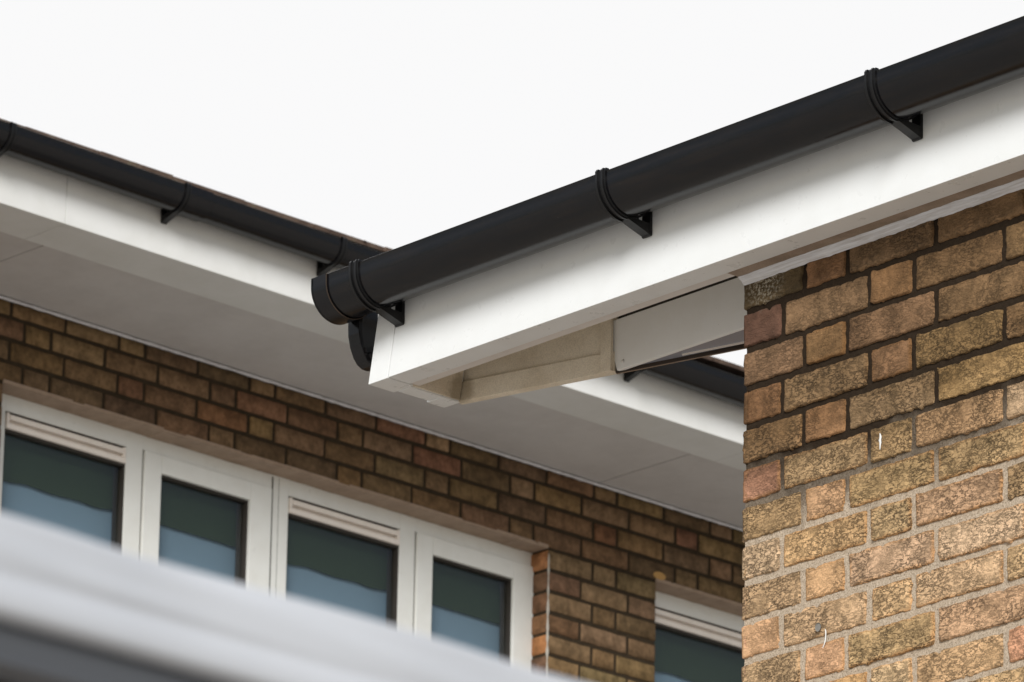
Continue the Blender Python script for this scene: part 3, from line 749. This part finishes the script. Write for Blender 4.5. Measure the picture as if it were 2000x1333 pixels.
# windows (built in the wall's own frame; frame face at x = -.083)
FX = -.083; ZT = ZB - .2235; ZBOT = ZB - 1.36
def light(win, u0, u1, kind, zt=ZT):
    """one light of the window between u0..u1 (edges of its field)"""
    if kind == 'vent':
        g0, g1, gt = u0, u1, ZB - .3400
    else:
        g0, g1, gt = u0 + .0740, u1 - .0950, ZB - .3380
        # opening sash, proud of the frame
        s = MB(); t = .009
        P = ((u0 + .0025, u1 - .0025, ZBOT + .058, ZB - .2755),)
        a, b, z0, z1 = P[0]
        s.box(FX - .03, FX + t, a, g0, z0, z1); s.box(FX - .03, FX + t, g1, b, z0, z1)
        s.box(FX - .03, FX + t, g0, g1, gt, z1); s.box(FX - .03, FX + t, g0, g1, z0, ZBOT + .13)
        s.build("sash", M_win, win, bevel=.003)
    gz0 = ZBOT + (.13 if kind == 'sash' else .062)
    # dark gasket round the glass and the pane
    q = MB()
    for (a, b, z0, z1) in ((g0 - .001, g0 + .004, gz0, gt), (g1 - .005, g1 + .001, gz0, gt), (g0, g1, gt - .007, gt + .001), (g0, g1, gz0 - .001, gz0 + .005)):
        q.box(FX - (.0545 if z1 - z0 > .1 else .028), FX - .004, a, b, z0, z1)
    q.build("gasket", M_gap, win)
    p = MB(); p.box(FX - .024, FX - .018, g0 + .0005, g1 - .0005, gz0 + .001, gt - .0005); p.build("pane", M_glass, win)
    # dark green sheet with a wavy edge, blue-grey sheet behind, for the two bands
    bl = MB(); nb_ = 40; hem = []
    for k in range(nb_ + 1):
        x = k / nb_; u = g0 - .02 + (g1 - g0 + .04) * x
        sag = (-.014 * math.exp(-((x - .16) / .11) ** 2) - .013 * math.exp(-((x - .84) / .11) ** 2) + .006 * math.sin(x * 9)) if kind == 'vent' else -.004 * x
        hem.append((u, ZB - .482 + sag))
    vs = []
    for (u, z) in hem:
        vs += [(FX - .060, u, ZB - .30), (FX - .060, u, z), (FX - .066, u, z), (FX - .066, u, ZB - .30)]
    bl.add(vs, [(4 * k + i, 4 * k + (i + 1) % 4, 4 * k + 4 + (i + 1) % 4, 4 * k + 4 + i) for k in range(nb_) for i in range(4)] + [(0, 1, 2, 3), tuple(4 * nb_ + i for i in range(4))])
    bl.build("upper_band", M_upband, win)
    lb = MB(); lb.box(FX - .076, FX - .072, g0 - .02, g1 + .02, gz0, ZB - .40); lb.build("lower_band", M_lowband, win)
    if kind == 'vent':
        v = MB()
        z1 = ZB - .2840; z0 = ZB - .3400
        v.box(FX - .02, FX - .009, u0 + .002, u1 - .003, z0, z1)                 # back plate
        v.box(FX - .009, FX + .0085, u0 + .014, u1 - .016, z1 - .025, z1 - .008)      # hooded louvre
        v.box(FX - .009, FX + .0065, u0 + .003, u1 - .004, z0 + .001, z0 + .019)      # bottom rail
        v.box(FX - .009, FX + .006, u0 + .003, u0 + .0135, z0 + .0195, z1 - .002); v.box(FX - .009, FX + .006, u1 - .0155, u1 - .0045, z0 + .0195, z1 - .002)
        v.build("trickle_vent", M_vent, win, bevel=.002)
        h_ = MB(); h_.box(FX - .02, FX - .006, u0 - .0005, u1 + .0005, z1 + .0002, z1 + .0040); h_.build("vent_slot", M_gap, win)
def window(a, b, lights, lab):
    """lights: list of (u0,u1,kind)"""
    fr = MB(); zt = ZT
    outer0, outer1 = a + .004, b - .004
    edges = [outer0] + [x for l in lights for x in l[:2]] + [outer1]
    # verticals
    for i in range(0, len(edges), 2):
        if edges[i + 1] - edges[i] > .001: fr.box(FX - .055, FX, edges[i], edges[i + 1], ZBOT, zt)
    for (u0, u1, kd) in lights:
        top = ZB - .2800 if kd == 'vent' else ZB - .2735
        fr.box(FX - .06, FX, u0, u1, top, zt); fr.box(FX - .06, FX, u0, u1, ZBOT, ZBOT + .06)
    fr.v = fr.v
    win = fr.build("window", M_win, far, bevel=.0018); win["label"] = lab
    for l in lights: light(win, *l)
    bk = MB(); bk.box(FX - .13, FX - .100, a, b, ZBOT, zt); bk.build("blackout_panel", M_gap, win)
    sill = MB(); sill.prism([(-.12, ZBOT - .001), (.035, ZBOT - .012), (.035, ZBOT - .045), (.026, ZBOT - .045), (.02, ZBOT - .03), (-.12, ZBOT - .03)], 'y', a + .003, b - .003)
    # prism along y expects (x, z)
    sill.build("sill", M_win, win, bevel=.002)
    return win
window(-.022, 2.405, [(.058, .5640, 'vent'), (.6360, 1.1905, 'sash'), (1.2680, 1.7670, 'vent'), (1.8380, 2.3820, 'sash')], "long white window of four lights, two with trickle vents")
# black coupling gap between the two halves of the long window
m = MB(); m.box(FX - .001, FX + .0008, 1.1925, 1.1985, ZBOT + .01, ZB - .232); m.build("coupling_gap", M_gap, far)
for (g0_, g1_, zt_) in ((.6335, .6358, .272), (1.8355, 1.8378, .272), (1.2235, 1.2247, .232)):
    m = MB(); m.box(FX - .001, FX + .0006, g0_, g1_, ZBOT + .05, ZB - zt_); m.build("shadow_gap", M_gap, far)
window(2.860, 4.10, [(2.935, 3.520, 'vent'), (3.58, 4.04, 'sash')], "white window at the right beside the near wall, mostly hidden")
window(-2.6, -1.39, [(-2.54, -2.02, 'vent'), (-1.96, -1.44, 'sash')], "white window outside the left of the view")

# ================================================================== FOREGROUND CANOPY
can = thing("canopy", "blurred white canopy edge with a grey rail below, crossing the lower left corner", "canopy", (6.14462, -6.23898, 0), .0178)
z0 = -3.27299 + ZG - .0003
prof = [(-1.3, .012), (-.5, .006), (-.2, .001), (-.05, .0004), (-.02, .0), (-.006, -.0010), (-.001, -.0035), (.0010, -.0085), (.0016, -.016), (.0021, -.023), (.0024, -.0285), (.0014, -.0312), (.0002, -.0340), (.0010, -.0365), (.0026, -.0395), (.0030, -.045), (.0030, -.0505), (.001, -.0535), (-.004, -.0547), (-.020, -.0548)]
m = MB(); NU = 240; ids = []
for k in range(NU + 1):
    u = -1.7 + 3.4 * k / NU
    for j, (o, z) in enumerate(prof):
        w_ = 0
        if 3 <= j <= 11:
            ph = u * 26 + z * 330
            w_ = .0021 * math.sin(ph + 1.2 * noise.noise(Vector((u * 5, z * 30, 2)))) * (1 - abs(j - 7) / 5) + .0004 * noise.noise(Vector((u * 9, z * 55, 7)))
        ids.append((o + w_ - .0004, u, z0 + z + (w_ * .35 if 4 < j < 9 else 0)))
n = len(prof)
m.add(ids, [(k * n + i, k * n + i + 1, (k + 1) * n + i + 1, (k + 1) * n + i) for k in range(NU) for i in range(n - 1)], 0, True)
m.build("cover_sheet", M_can, can)
m = MB(); m.prism([(-.030, z0 - .0550), (-.010, z0 - .0550), (-.008, z0 - .0580), (-.009, z0 - .0722), (-.005, z0 - .0735), (-.005, z0 - .0765), (-.010, z0 - .078), (-.030, z0 - .078)], 'y', -1.7, 1.7); m.build("rail", M_canband, can, bevel=.0008)
m = MB(); m.box(-1.3, -.032, -1.69, 1.69, z0 - .0850, z0 - .058); m.build("underside", M_candark, can)
for u in (-1.5, 1.5):
    for o_ in (-.16, -1.2):
        m = MB(); m.box(o_ - .035, o_ + .035, u - .035, u + .035, 0, z0 - .086); m.build("post", M_canband, can, bevel=.004)

S.render.resolution_x = 1024; S.render.resolution_y = 682
